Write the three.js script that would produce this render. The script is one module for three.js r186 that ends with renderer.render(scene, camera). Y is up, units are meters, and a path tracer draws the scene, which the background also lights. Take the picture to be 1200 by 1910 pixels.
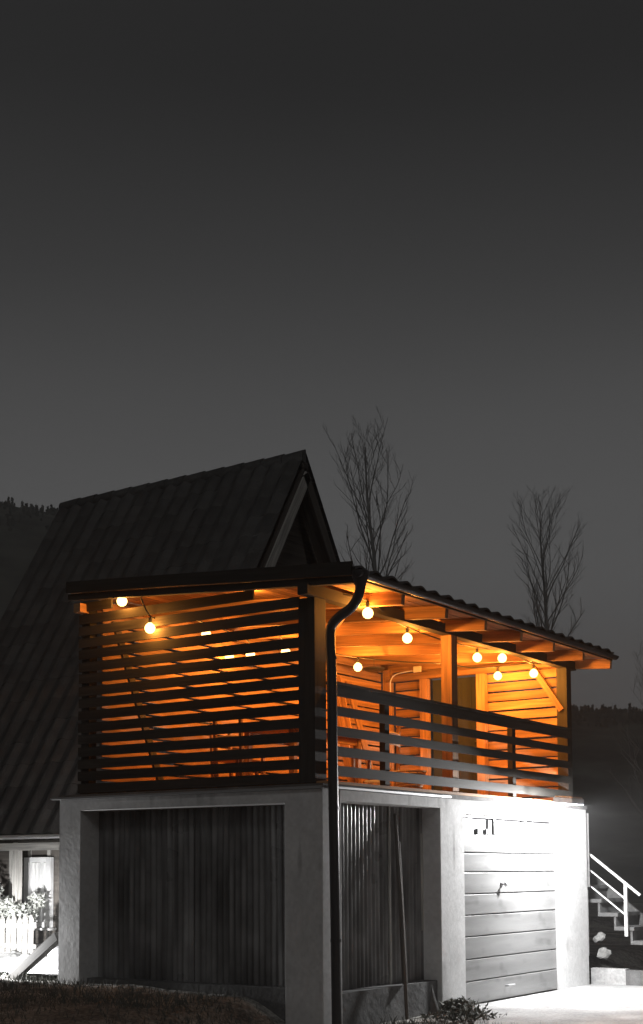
import * as THREE from 'three';
import { mergeGeometries } from 'three/addons/utils/BufferGeometryUtils.js';
import { RoundedBoxGeometry } from 'three/addons/geometries/RoundedBoxGeometry.js';

// ---------------------------------------------------------------- camera
const scene = new THREE.Scene();
const camera = new THREE.PerspectiveCamera(58.15, 1200 / 2844, 0.1, 900);
camera.position.set(7.594, 1.59, 11.233);
camera.rotation.set(0.0784, 0.5951, -0.0052, 'YXZ');
camera.setViewOffset(1200, 2844, 0, 0, 1200, 1910);   // the lens is shifted: its axis meets the picture below the middle

// ---------------------------------------------------------------- renderer, night sky, faint moon
const renderer = new THREE.WebGLRenderer({ antialias: true });
renderer.toneMapping = THREE.LinearToneMapping;
renderer.toneMappingExposure = 1;
renderer.shadowMap.enabled = true;

const hash = (x, y, s) => { let h = (x * 374761393 + y * 668265263 + s * 974634777) | 0; h = Math.imul(h ^ (h >>> 13), 1274126177); return ((h ^ (h >>> 16)) >>> 0) / 4294967296; };
function vnoise(x, y, px, py, s) {
  const xi = Math.floor(x), yi = Math.floor(y), fx = x - xi, fy = y - yi, u = fx * fx * (3 - 2 * fx), v = fy * fy * (3 - 2 * fy);
  const m = (a, n) => ((a % n) + n) % n;
  const g = (i, j) => hash(m(xi + i, px), m(yi + j, py), s);
  return (g(0, 0) * (1 - u) + g(1, 0) * u) * (1 - v) + (g(0, 1) * (1 - u) + g(1, 1) * u) * v;
}
const fbm = (u, v, n, oct, s) => { let a = 0, w = 0.5, k = n; for (let o = 0; o < oct; o++) { a += w * vnoise(u * k, v * k, k, k, s + o); k *= 2; w *= 0.5; } return a / (1 - 0.5 ** oct); };
const lin = (v) => { v /= 255; return v <= 0.04045 ? v / 12.92 : ((v + 0.055) / 1.055) ** 2.4; };
const SKY = [[-90, 60], [0, 80], [6, 87], [12, 91], [15, 87], [19, 76], [24, 59], [31, 40], [45, 35], [90, 33]];
function makeSky() {
  const w = 512, h = 256, d = new Float32Array(w * h * 4);
  for (let j = 0; j < h; j++) {
    const e = ((j + 0.5) / h - 0.5) * 180;
    let k = 0; while (k < SKY.length - 2 && e > SKY[k + 1][0]) k++;
    const t = Math.min(1, Math.max(0, (e - SKY[k][0]) / (SKY[k + 1][0] - SKY[k][0])));
    const s = SKY[k][1] + (SKY[k + 1][1] - SKY[k][1]) * t;
    const L = lin(s);
    for (let i = 0; i < w; i++) { const c = 1 + 0.3 * (fbm(i / w, (j / h) * 1.5, 10, 4, 201) - 0.5); d.set([L * c, L * c, L * c * 1.008, 1], (j * w + i) * 4); }
  }
  const t = new THREE.DataTexture(d, w, h, THREE.RGBAFormat, THREE.FloatType);
  t.mapping = THREE.EquirectangularReflectionMapping;
  t.magFilter = t.minFilter = THREE.LinearFilter;
  t.needsUpdate = true;
  return t;
}
scene.background = makeSky();
scene.environment = scene.background;

const moon = new THREE.DirectionalLight(new THREE.Color(1, 0.985, 0.96), 0.17);
moon.position.set(13, 15, 20);
moon.castShadow = true;
moon.shadow.radius = 24;
moon.shadow.mapSize.set(2048, 2048);
Object.assign(moon.shadow.camera, { left: -16, right: 16, top: 16, bottom: -16, near: 1, far: 70 });
scene.add(moon, moon.target);

// ---------------------------------------------------------------- helpers
let seed = 7;
const rnd = () => { seed = (seed + 0x6d2b79f5) | 0; let t = Math.imul(seed ^ (seed >>> 15), 1 | seed); t = (t + Math.imul(t ^ (t >>> 7), 61 | t)) ^ t; return ((t ^ (t >>> 14)) >>> 0) / 4294967296; };
const rr = (a, b) => a + (b - a) * rnd();
const V = (x, y, z) => new THREE.Vector3(x, y, z);
scene.fog = new THREE.FogExp2(new THREE.Color(0.9, 0.9, 0.92), 0.0022);   // thin night mist
const smooth = (a, b, x) => { const t = Math.min(1, Math.max(0, (x - a) / (b - a))); return t * t * (3 - 2 * t); };
function tex(w, h, f, srgb) {           // f(u, v) -> [r, g, b] 0..1
  const d = new Uint8Array(w * h * 4);
  for (let j = 0; j < h; j++) for (let i = 0; i < w; i++) {
    const c = f(i / w, j / h);
    for (let k = 0; k < 3; k++) d[(j * w + i) * 4 + k] = Math.max(0, Math.min(255, c[k] * 255));
    d[(j * w + i) * 4 + 3] = 255;
  }
  const t = new THREE.DataTexture(d, w, h);
  t.wrapS = t.wrapT = THREE.RepeatWrapping; t.magFilter = THREE.LinearFilter; t.minFilter = THREE.LinearMipmapLinearFilter; t.generateMipmaps = true;
  if (srgb) t.colorSpace = THREE.SRGBColorSpace;
  t.needsUpdate = true;
  return t;
}
const grey = (g) => [g, g, g];
// wood: u along the grain
const woodShade = (u, v, s) => {
  const wob = (fbm(u, v, 3, 2, s + 40) - 0.5) * 0.6;
  const fine = vnoise(u * 6 + wob, v * 90 + wob * 8, 6, 90, s), mid = vnoise(u * 3, v * 26 + wob * 5, 3, 26, s + 9), blot = fbm(u, v, 4, 3, s + 70);
  return 0.5 + (fine - 0.5) * 0.34 + (mid - 0.5) * 0.4 + (blot - 0.5) * 0.42;
};
function woodTex(s, base) { return tex(512, 256, (u, v) => { const k = 0.6 + 0.62 * woodShade(u, v, s); return base.map((c) => c * k); }, true); }
const woodBump = tex(512, 256, (u, v) => grey(woodShade(u, v, 3)));
const plasterTex = tex(512, 512, (u, v) => {
  const n = fbm(u, v, 4, 5, 11), f = fbm(u, v, 64, 2, 31), st = vnoise(u * 40, v * 4, 40, 4, 77) * fbm(u, v, 6, 3, 55);
  return grey(0.80 + (n - 0.5) * 0.16 + (f - 0.5) * 0.08 - Math.max(0, st - 0.42) * 0.5);
}, true);
const plasterBump = tex(512, 512, (u, v) => grey(0.5 + (fbm(u, v, 24, 4, 91) - 0.5) * 0.9));
const concreteTex = tex(512, 512, (u, v) => { const n = fbm(u, v, 5, 5, 21), f = fbm(u, v, 90, 2, 22); return grey(0.72 + (n - 0.5) * 0.28 + (f - 0.5) * 0.16); }, true);
const soilTex = tex(512, 512, (u, v) => { const n = fbm(u, v, 8, 6, 61), f = fbm(u, v, 120, 2, 62); const k = 0.5 + (n - 0.5) * 0.5 + (f - 0.5) * 0.34; return [k, k * 0.985, k * 0.95]; }, true);
const soilBump = tex(512, 512, (u, v) => grey(fbm(u, v, 20, 5, 63)));
const rustTex = tex(512, 512, (u, v) => {
  const n = fbm(u, v, 6, 5, 71), st = vnoise(u * 60, v * 3, 60, 3, 72);
  return grey(0.44 + (n - 0.5) * 0.4 + (st - 0.5) * 0.24);
}, true);
const metalTex = tex(256, 256, (u, v) => grey(0.84 + (fbm(u, v, 4, 4, 81) - 0.5) * 0.22 - Math.max(0, vnoise(u * 30, v * 3, 30, 3, 82) * fbm(u, v, 5, 3, 84) - 0.4) * 0.5), true);
const roughTex = tex(256, 256, (u, v) => grey(0.62 + (fbm(u, v, 6, 4, 83) - 0.5) * 0.7));

function rep(t, u, v, ou = 0, ov = 0) { const c = t.clone(); c.repeat.set(u, v); c.offset.set(ou, ov); c.needsUpdate = true; return c; }
const std = (o) => new THREE.MeshStandardMaterial(o);
const wood1 = woodTex(3, [0.72, 0.54, 0.38]), wood2 = woodTex(5, [0.58, 0.43, 0.30]);
const wb = rep(woodBump, 0.6, 1.6);
const M = {};
M.wood = [[wood1, 0, 0], [wood1, 0.31, 0.37], [wood2, 0.1, 0.2], [wood2, 0.55, 0.71]].map(([t, a, b]) => std({ map: rep(t, 0.6, 1.6, a, b), bumpMap: wb, bumpScale: 0.002, roughness: 0.78 }));
const darkWoodTex = woodTex(8, [0.36, 0.34, 0.32]);
M.darkWood = [0, 0.4].map((o) => std({ map: rep(darkWoodTex, 0.6, 1.6, o, o), bumpMap: wb, bumpScale: 0.002, roughness: 0.85 }));
const shadedWoodTex = woodTex(12, [0.21, 0.2, 0.185]);
M.shadedWood = [[0, 1], [0.3, 0.75], [0.7, 1.3], [0.5, 1.05]].map(([o, k]) => std({ color: new THREE.Color().setRGB(k, k, k), map: rep(shadedWoodTex, 0.6, 1.6, o, o * 0.6), bumpMap: wb, bumpScale: 0.002, roughness: 0.8 }));  // darker copy of the porch wood: shade of the unlit outer faces as colour
const paleWoodTex = woodTex(9, [0.74, 0.73, 0.71]);
M.paleWood = std({ map: rep(paleWoodTex, 0.6, 1.6), bumpMap: wb, bumpScale: 0.002, roughness: 0.8 });
M.plaster = std({ map: rep(plasterTex, 0.42, 0.42), bumpMap: rep(plasterBump, 0.9, 0.9), bumpScale: 0.002, roughness: 0.92 });
M.concrete = std({ map: rep(concreteTex, 0.5, 0.5), color: new THREE.Color().setRGB(0.74, 0.74, 0.74), bumpMap: rep(plasterBump, 0.7, 0.7), bumpScale: 0.006, roughness: 0.95 });
M.rawConcrete = std({ map: rep(concreteTex, 0.7, 0.7, 0.3, 0.2), color: 0x8c8c8c, bumpMap: rep(plasterBump, 0.7, 0.7), bumpScale: 0.008, roughness: 0.95 });
M.soil = std({ map: rep(soilTex, 0.33, 0.33), bumpMap: rep(soilBump, 0.5, 0.5), bumpScale: 0.05, roughness: 1 });
M.sheet = std({ map: rep(rustTex, 0.5, 0.35), roughness: 0.62, metalness: 0.15, roughnessMap: rep(roughTex, 0.6, 0.6) });
M.whiteMetal = std({ map: rep(metalTex, 0.7, 0.7), roughness: 0.5, metalness: 0, roughnessMap: rep(roughTex, 0.5, 0.5) });
M.doorMetal = [0, 0.3, 0.6].map((o) => std({ map: rep(metalTex, 0.7, 0.7, o, o * 0.7), color: new THREE.Color().setRGB(0.32, 0.32, 0.32), roughness: 0.62, roughnessMap: rep(roughTex, 0.6, 0.6) }));
M.darkMetal = std({ color: new THREE.Color().setRGB(0.045, 0.045, 0.047), roughness: 0.42, metalness: 0.3 });
M.greyMetal = std({ color: new THREE.Color().setRGB(0.42, 0.42, 0.43), roughness: 0.45, metalness: 0.6 });
M.doorPaint = std({ color: new THREE.Color().setRGB(0.022, 0.026, 0.022), roughness: 0.85 });
M.rubber = std({ color: new THREE.Color().setRGB(0.03, 0.03, 0.03), roughness: 0.8 });
M.tile = [0.13, 0.155, 0.175, 0.145].map((c, i) => std({ color: new THREE.Color().setRGB(c, c * 0.99, c * 0.97), map: rep(concreteTex, 1.2, 1.2, i * 0.27, i * 0.4), roughness: 0.7 }));
M.stone = [0.3, 0.42, 0.22].map((c, i) => std({ color: new THREE.Color().setRGB(c, c, c * 0.98), map: rep(concreteTex, 2, 2, i * 0.3, 0), roughness: 0.95 }));
M.bark = std({ color: new THREE.Color().setRGB(0.24, 0.238, 0.234), roughness: 0.95 });
M.hill = std({ map: rep(tex(256, 256, (u, v) => { const k = 0.36 + (fbm(u, v, 12, 5, 161) - 0.5) * 0.26; return [k, k * 1.01, k * 0.95]; }, true), 0.03, 0.03), roughness: 1 });
M.leafPale = std({ color: new THREE.Color().setRGB(0.42, 0.43, 0.40), roughness: 0.9, side: THREE.DoubleSide });
M.leafDark = std({ color: new THREE.Color().setRGB(0.11, 0.115, 0.1), roughness: 0.8, side: THREE.DoubleSide });
M.glass = new THREE.MeshPhysicalMaterial({ color: 0xffffff, roughness: 0.04, transmission: 1, thickness: 0, ior: 1.5 });
M.darkRoom = std({ color: new THREE.Color().setRGB(0.08, 0.08, 0.08), roughness: 0.9 });
M.cloth = std({ color: new THREE.Color().setRGB(0.7, 0.7, 0.69), roughness: 0.95 });
M.wicker = std({ color: new THREE.Color().setRGB(0.5, 0.34, 0.2), roughness: 0.7 });

const used = {};
const numbered = (n) => { const k = used[n] = (used[n] ?? -1) + 1; return k ? `${n}_${String(k).padStart(3, '0')}` : n; };
function prep(o) { o.castShadow = o.receiveShadow = true; return o; }
function mesh(name, geo, mat, parent, p = [0, 0, 0], r = [0, 0, 0]) {
  const m = prep(new THREE.Mesh(geo, mat)); m.name = name; m.position.set(...p); m.rotation.set(...r); parent.add(m); return m;
}
function grp(name, parent, p = [0, 0, 0], r = [0, 0, 0]) { const g = new THREE.Group(); g.name = name; g.position.set(...p); g.rotation.set(...r); parent.add(g); return g; }
function thing(name, label, category, p = [0, 0, 0], ry = 0, group) {
  const g = grp(numbered(name), scene, p, [0, ry, 0]); g.userData = { label, category }; if (group) g.userData.group = group; return g;
}
function single(name, geo, mat, label, category, p, r, group) {
  const m = mesh(numbered(name), geo, mat, scene, p, r); m.userData = { label, category }; if (group) m.userData.group = group; return m;
}
function structure(name, geo, mat, p, r) { const m = mesh(name, geo, mat, scene, p, r); m.userData.kind = 'structure'; return m; }
const pick = (a) => a[Math.floor(rnd() * a.length)];

// box with uv in metres; the grain runs along the longest side
const boxCache = new Map();
function bx(w, h, d) {
  const key = [w, h, d].map((v) => v.toFixed(4)).join();
  if (boxCache.has(key)) return boxCache.get(key);
  const g = new THREE.BoxGeometry(w, h, d), P = g.attributes.position, N = g.attributes.normal, U = g.attributes.uv;
  const ax = w >= h && w >= d ? 0 : h >= d ? 1 : 2;
  for (let i = 0; i < P.count; i++) {
    const p = [P.getX(i), P.getY(i), P.getZ(i)], n = [N.getX(i), N.getY(i), N.getZ(i)].map(Math.abs);
    const k = n.indexOf(Math.max(...n));
    let [a, b] = [0, 1, 2].filter((q) => q !== k);
    if (b === ax) [a, b] = [b, a];
    U.setXY(i, p[a] + 0.13 * k, p[b] + 0.29 * k);
  }
  boxCache.set(key, g);
  return g;
}
// beam from a to b with section (across x up)
function beam(name, a, b, w, h, mat, parent) {
  const A = V(...a), B = V(...b), l = A.distanceTo(B);
  const m = mesh(name, bx(l, h, w), mat, parent);
  const x = B.clone().sub(A).normalize(), up = Math.abs(x.y) > 0.95 ? V(0, 0, 1) : V(0, 1, 0), z = x.clone().cross(up).normalize(), y = z.clone().cross(x).normalize();
  m.quaternion.setFromRotationMatrix(new THREE.Matrix4().makeBasis(x, y, z));
  m.position.copy(A).add(B).multiplyScalar(0.5);
  return m;
}
function tube(pts, r, seg = 24, rad = 8) { return new THREE.TubeGeometry(new THREE.CatmullRomCurve3(pts.map((p) => V(...p)), false, 'centripetal'), seg, r, rad, false); }
// wall slab in x-y with holes, extruded to thickness t along -z, uv in metres
function slabWall(w, h, t, holes, y0 = 0) {
  const s = new THREE.Shape([[0, y0], [w, y0], [w, h], [0, h]].map((p) => new THREE.Vector2(...p)));
  for (const [x0, x1, a, b] of holes) s.holes.push(new THREE.Path([[x0, a], [x0, b], [x1, b], [x1, a]].map((p) => new THREE.Vector2(...p))));
  const g = new THREE.ExtrudeGeometry(s, { depth: t, bevelEnabled: true, bevelThickness: 0.006, bevelSize: 0.006, bevelOffset: -0.006, bevelSegments: 1 });
  g.translate(0, 0, -t);
  return g;
}

// ---------------------------------------------------------------- ground and yard
function groundH(x, z) {
  const left = (0.3 * smooth(-0.3, -1.1, x) + 0.06 * smooth(-1.5, -3.2, x)) * (1 - smooth(1.2, 6.5, z));
  const yard = 0.2 * smooth(-0.4, -2.1, z) * smooth(-3.5, -4.3, x);
  const far = smooth(16, 45, Math.hypot(x, z));
  return (left + yard) * (1 - far);
}
{
  const ax = []; for (let i = -60; i <= 60; i++) { const t = i / 60; ax.push(Math.sign(t) * (9 * Math.abs(t) + 300 * Math.abs(t) ** 5)); }
  const n = ax.length, pos = [], uv = [], idx = [];
  for (let j = 0; j < n; j++) for (let i = 0; i < n; i++) {
    const x = ax[i], z = ax[j];
    const near = 1 - smooth(6, 20, Math.hypot(x, z));
    const rough = (fbm(x * 0.05 + 0.5, z * 0.05 + 0.5, 24, 3, 5) - 0.5) * 0.09 * near * (x > 0.2 && z < -2.2 && z > -9 ? 0 : 1);
    pos.push(x, groundH(x, z) + rough - 0.01, z); uv.push(x, z);
  }
  for (let j = 0; j < n - 1; j++) for (let i = 0; i < n - 1; i++) { const a = j * n + i; idx.push(a, a + n, a + 1, a + 1, a + n, a + n + 1); }
  const g = new THREE.BufferGeometry(); g.setAttribute('position', new THREE.Float32BufferAttribute(pos, 3)); g.setAttribute('uv', new THREE.Float32BufferAttribute(uv, 2)); g.setIndex(idx); g.computeVertexNormals();
  structure('ground', g, M.soil);
}
// pale sheets that follow the ground: drive in front of the garage door, gravel yard by the house
function patch(name, fx, nu, nv, mat, lift) {
  const pos = [], uv = [], idx = [];
  for (let j = 0; j <= nv; j++) for (let i = 0; i <= nu; i++) {
    const [x, z] = fx(i / nu, j / nv); pos.push(x, groundH(x, z) + lift(x, z), z); uv.push(x, z);
  }
  for (let j = 0; j < nv; j++) for (let i = 0; i < nu; i++) { const a = j * (nu + 1) + i; idx.push(a, a + 1, a + nu + 1, a + 1, a + nu + 2, a + nu + 1); }
  const g = new THREE.BufferGeometry(); g.setAttribute('position', new THREE.Float32BufferAttribute(pos, 3)); g.setAttribute('uv', new THREE.Float32BufferAttribute(uv, 2)); g.setIndex(idx); g.computeVertexNormals();
  if (g.attributes.normal.getY(0) < 0) { g.setIndex(idx.map((_, k) => idx[k - (k % 3) + 2 - (k % 3)])); g.computeVertexNormals(); }
  return structure(name, g, mat);
}
patch('concrete_drive', (u, v) => { const x = u * 7, z0 = -2.78 + 1.6 * x + 0.22 * (vnoise(x * 5, 3, 99, 9, 4) - 0.5); return [x, z0 + (-6.78 - z0) * v]; }, 90, 30, M.concrete, () => 0.012);
M.gravel = std({ map: rep(concreteTex, 0.9, 0.9, 0.2, 0.4), bumpMap: rep(soilBump, 1.2, 1.2), bumpScale: 0.02, roughness: 1 });
patch('pale_yard', (u, v) => { const x = -3.62 - u * 7; const z0 = -0.12 - 0.35 * u + 0.3 * (vnoise(u * 26, 5, 99, 9, 8) - 0.5); return [x, z0 + (-2.18 - z0) * v]; }, 70, 12, M.gravel, () => 0.05);

// hills round the place
{
  const pos = [], uv = [], idx = [], nr = 26, na = 180;
  const ridge = (az) => {  // metres of height at 150 m, az = atan2(x, -z)
    const a = az * 180 / Math.PI;
    const P = [[-180, 18], [-95, 26], [-62, 44], [-50, 43.5], [-45, 42], [-35, 30], [-28, 22], [-22, 19.5], [-15, 18.5], [0, 17], [60, 15], [180, 18]];
    let k = 0; while (k < P.length - 2 && a > P[k + 1][0]) k++;
    const t = smooth(P[k][0], P[k + 1][0], a);
    return P[k][1] + (P[k + 1][1] - P[k][1]) * t;
  };
  const H = (r, az) => { const s = smooth(48, 150, r); return ridge(az) * s * (1 - 0.0 * r) + (fbm((r * Math.cos(az)) / 400 + 0.5, (r * Math.sin(az)) / 400 + 0.5, 20, 4, 33) - 0.5) * 3 * s - 0.4; };
  for (let j = 0; j <= nr; j++) for (let i = 0; i <= na; i++) {
    const r = 46 + (j / nr) * 180, az = (i / na) * Math.PI * 2 - Math.PI;
    const x = r * Math.sin(az), z = -r * Math.cos(az);
    pos.push(x + 3, H(r, az), z + 3); uv.push(x, z);
  }
  for (let j = 0; j < nr; j++) for (let i = 0; i < na; i++) { const a = j * (na + 1) + i; idx.push(a, a + 1, a + na + 1, a + 1, a + na + 2, a + na + 1); }
  const g = new THREE.BufferGeometry(); g.setAttribute('position', new THREE.Float32BufferAttribute(pos, 3)); g.setAttribute('uv', new THREE.Float32BufferAttribute(uv, 2)); g.setIndex(idx); g.computeVertexNormals();
  structure('hill', g, M.hill);
  // woods on the ridge: one mass
  const leaf = []; for (let k = 0; k < 14; k++) { const c = new THREE.ConeGeometry(0.55, 1.1, 4, 1, true); c.rotateX(rr(-0.9, 0.9)); c.rotateZ(rr(-0.9, 0.9)); const t = k / 14, a = k * 2.4; c.translate(Math.cos(a) * 0.9 * (1 - t * 0.7), 1.4 + t * 3.6, Math.sin(a) * 0.9 * (1 - t * 0.7)); leaf.push(c); }
  const tr = new THREE.CylinderGeometry(0.08, 0.15, 4, 4, 1, true); tr.translate(0, 2, 0); leaf.push(tr);
  const tg = mergeGeometries(leaf), N = 5000, im = prep(new THREE.InstancedMesh(tg, M.hill, N)), mt = new THREE.Matrix4(), q = new THREE.Quaternion();
  for (let k = 0; k < N; k++) {
    const az = rr(-1.25, 0.1), r = rr(118, 160), s = rr(0.09, 0.2);
    q.setFromAxisAngle(V(0, 1, 0), rr(0, 6.28));
    mt.compose(V(r * Math.sin(az) + 3, H(r, az) - 0.3, -r * Math.cos(az) + 3), q, V(s, s * rr(0.8, 1.3), s)); im.setMatrixAt(k, mt);
  }
  im.name = 'woodland'; im.userData = { kind: 'stuff', label: 'dark woodland covering the far hills behind the house', category: 'woodland' };
  scene.add(im);
}

// ---------------------------------------------------------------- garage
const L = 3.607, W = 6.484, H = 2.4, T = 0.3;
function corrugated(w, h, pitch, depth, y0 = 0) {
  const n = Math.round((w / pitch) * 8), pos = [], uv = [], idx = [];
  for (let i = 0; i <= n; i++) {
    const x = (i / n) * w, z = depth * (0.5 + 0.5 * Math.sin((x / pitch) * Math.PI * 2)) + 0.004 * Math.sin(x * 5.3);
    pos.push(x, y0, z, x, h, z); uv.push(x, 0, x, h - y0);
    if (i < n) { const a = i * 2; idx.push(a, a + 2, a + 1, a + 1, a + 2, a + 3); }
  }
  const g = new THREE.BufferGeometry(); g.setAttribute('position', new THREE.Float32BufferAttribute(pos, 3)); g.setAttribute('uv', new THREE.Float32BufferAttribute(uv, 2)); g.setIndex(idx); g.computeVertexNormals();
  return g;
}
const garage = thing('garage', 'white plastered flat garage carrying the slatted timber porch', 'garage');
{
  const op = [0.331, 3.147];       // front opening in x + L
  mesh('wall', slabWall(L, H, T, [[op[0], op[1], -0.05, 2.265]], -0.3), M.plaster, garage, [-L, 0, 0]);
  // side wall towards the drive: two openings
  const sw = slabWall(W - T, H, 0.262, [[0.03, 2.366 - T, -0.05, 2.285], [2.93 - T, 5.575 - T, -0.05, 2.235]], -0.3);
  mesh('wall', sw, M.plaster, garage, [0, 0, -T], [0, Math.PI / 2, 0]);
  mesh('wall', bx(L - 0.262, H + 0.3, 0.25), M.plaster, garage, [-0.262 - (L - 0.262) / 2, H / 2 - 0.15, -W + 0.125]);
  mesh('wall', bx(0.25, H + 0.3, W - T - 0.25), M.plaster, garage, [-L + 0.125, H / 2 - 0.15, -T - (W - T - 0.25) / 2]);
  mesh('roof_slab', bx(L + 0.03, 0.05, W + 0.02), M.rawConcrete, garage, [-L / 2, H + 0.026, -W / 2]);
  const fl = grp('flashing', garage);
  mesh('flashing_strip', bx(L + 0.12, 0.022, 0.05), M.greyMetal, fl, [-L / 2 - 0.03, H + 0.012, 0.035]);
  mesh('flashing_strip', bx(0.045, 0.022, 2.5), M.greyMetal, fl, [0.04, H + 0.012, -1.28]);
  mesh('sill', bx(2.81, 0.6, 0.2), M.rawConcrete, garage, [-1.866, 0.1, -0.215]);
  mesh('sill', bx(0.2, 0.5, 2.02), M.rawConcrete, garage, [-0.152, 0.1, -1.35]);
  // front gate: two corrugated leaves
  const gA = grp('sheet_gate', garage, [-3.276, 0, -0.31]);
  mesh('gate_leaf', corrugated(1.4, 2.3, 0.078, 0.03, 0.38), M.sheet, gA);
  mesh('gate_leaf', corrugated(1.4, 2.3, 0.078, 0.03, 0.38), M.sheet, gA, [1.412, 0, 0.004]);
  const gB = grp('sheet_gate', garage, [-0.262, 0, -0.32], [0, Math.PI / 2, 0]);
  mesh('gate_leaf', corrugated(1.32, 2.3, 0.078, 0.03, 0.345), M.sheet, gB);
  mesh('gate_leaf', corrugated(0.74, 2.3, 0.078, 0.03, 0.33), M.sheet, gB, [1.33, 0, 0.008]);
  mesh('gate_stile', bx(0.022, 1.95, 0.02), M.paleWood, gB, [1.325, 1.32, 0.03]);
  mesh('gate_stile', bx(0.016, 1.1, 0.03), M.paleWood, gB, [2.035, 1.45, 0.03]);
  // up-and-over door with panels
  const door = grp('garage_door', garage);
  const ys = [0.012, 0.28, 0.538, 0.8, 1.052, 1.299, 1.5575, 1.785, 2.008];
  const z0 = -2.955, z1 = -5.565, zc = (z0 + z1) / 2, dw = z0 - z1;
  for (let k = 0; k < 8; k++) {
    const g = new RoundedBoxGeometry(dw, ys[k + 1] - ys[k] - 0.014, 0.04, 2, 0.007);
    mesh('door_panel', g, M.doorMetal[(k * 7) % 3], door, [-0.07 - 0.0015 * (k % 2), (ys[k] + ys[k + 1]) / 2, zc], [0, Math.PI / 2, 0]);
  }
  mesh('door_back', bx(0.012, 2.22, dw), M.greyMetal, door, [-0.125, 1.115, zc]);
  mesh('door_rail', bx(0.05, 0.03, dw), M.doorMetal[0], door, [-0.07, 2.222, zc]);
  for (const zz of [z0 + 0.012 - 0.03, z0 - 0.87, z0 - 1.74, z1 + 0.018]) mesh('transom_bar', bx(0.04, 0.19, 0.035), M.doorMetal[1], door, [-0.07, 2.111, zz]);
  for (let k = 0; k < 3; k++) mesh('transom_pane', bx(0.006, 0.19, 0.83), M.glass, door, [-0.075, 2.111, z0 - 0.452 - k * 0.87]);
  for (const [x0, len] of [[z0 - 0.55, 0.1], [z0 - 0.75, 0.06], [z0 - 1.0, 0.08]]) mesh('ledge_item', bx(0.02, 0.05 + len * 0.2, len), M.darkMetal, door, [-0.1, 2.045, x0]);  // dark boxes standing for items on the ledge inside the glass
  const hd = grp('door_handle', door, [-0.05, 1.41, -3.985]);
  const kn = new THREE.LatheGeometry([[0, 0], [0.032, 0], [0.034, 0.008], [0.014, 0.014], [0.013, 0.045], [0.03, 0.05], [0.034, 0.06], [0.026, 0.072], [0, 0.075]].map((p) => new THREE.Vector2(...p)), 18);
  mesh('knob', kn, M.greyMetal, hd, [0, 0, 0], [0, 0, -Math.PI / 2]);
  const pl = grp('pull_handle', door, [-0.05, 0.17, -4.12]);
  mesh('grip', tube([[0, 0, -0.075], [0.05, 0.005, -0.075], [0.062, 0.005, -0.04], [0.062, 0.005, 0.04], [0.05, 0.005, 0.075], [0, 0, 0.075]], 0.011, 24, 8), M.greyMetal, pl);
  // stepped plaster return at the far end
  mesh('wall_return', bx(0.2, 1.02, 0.16), M.plaster, garage, [-0.13, 1.85, -W - 0.082]);
  mesh('vent_pipe', new THREE.CylinderGeometry(0.02, 0.02, 0.9, 10), M.whiteMetal, garage, [-0.03, 0.85, -W - 0.05]);
}

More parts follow.
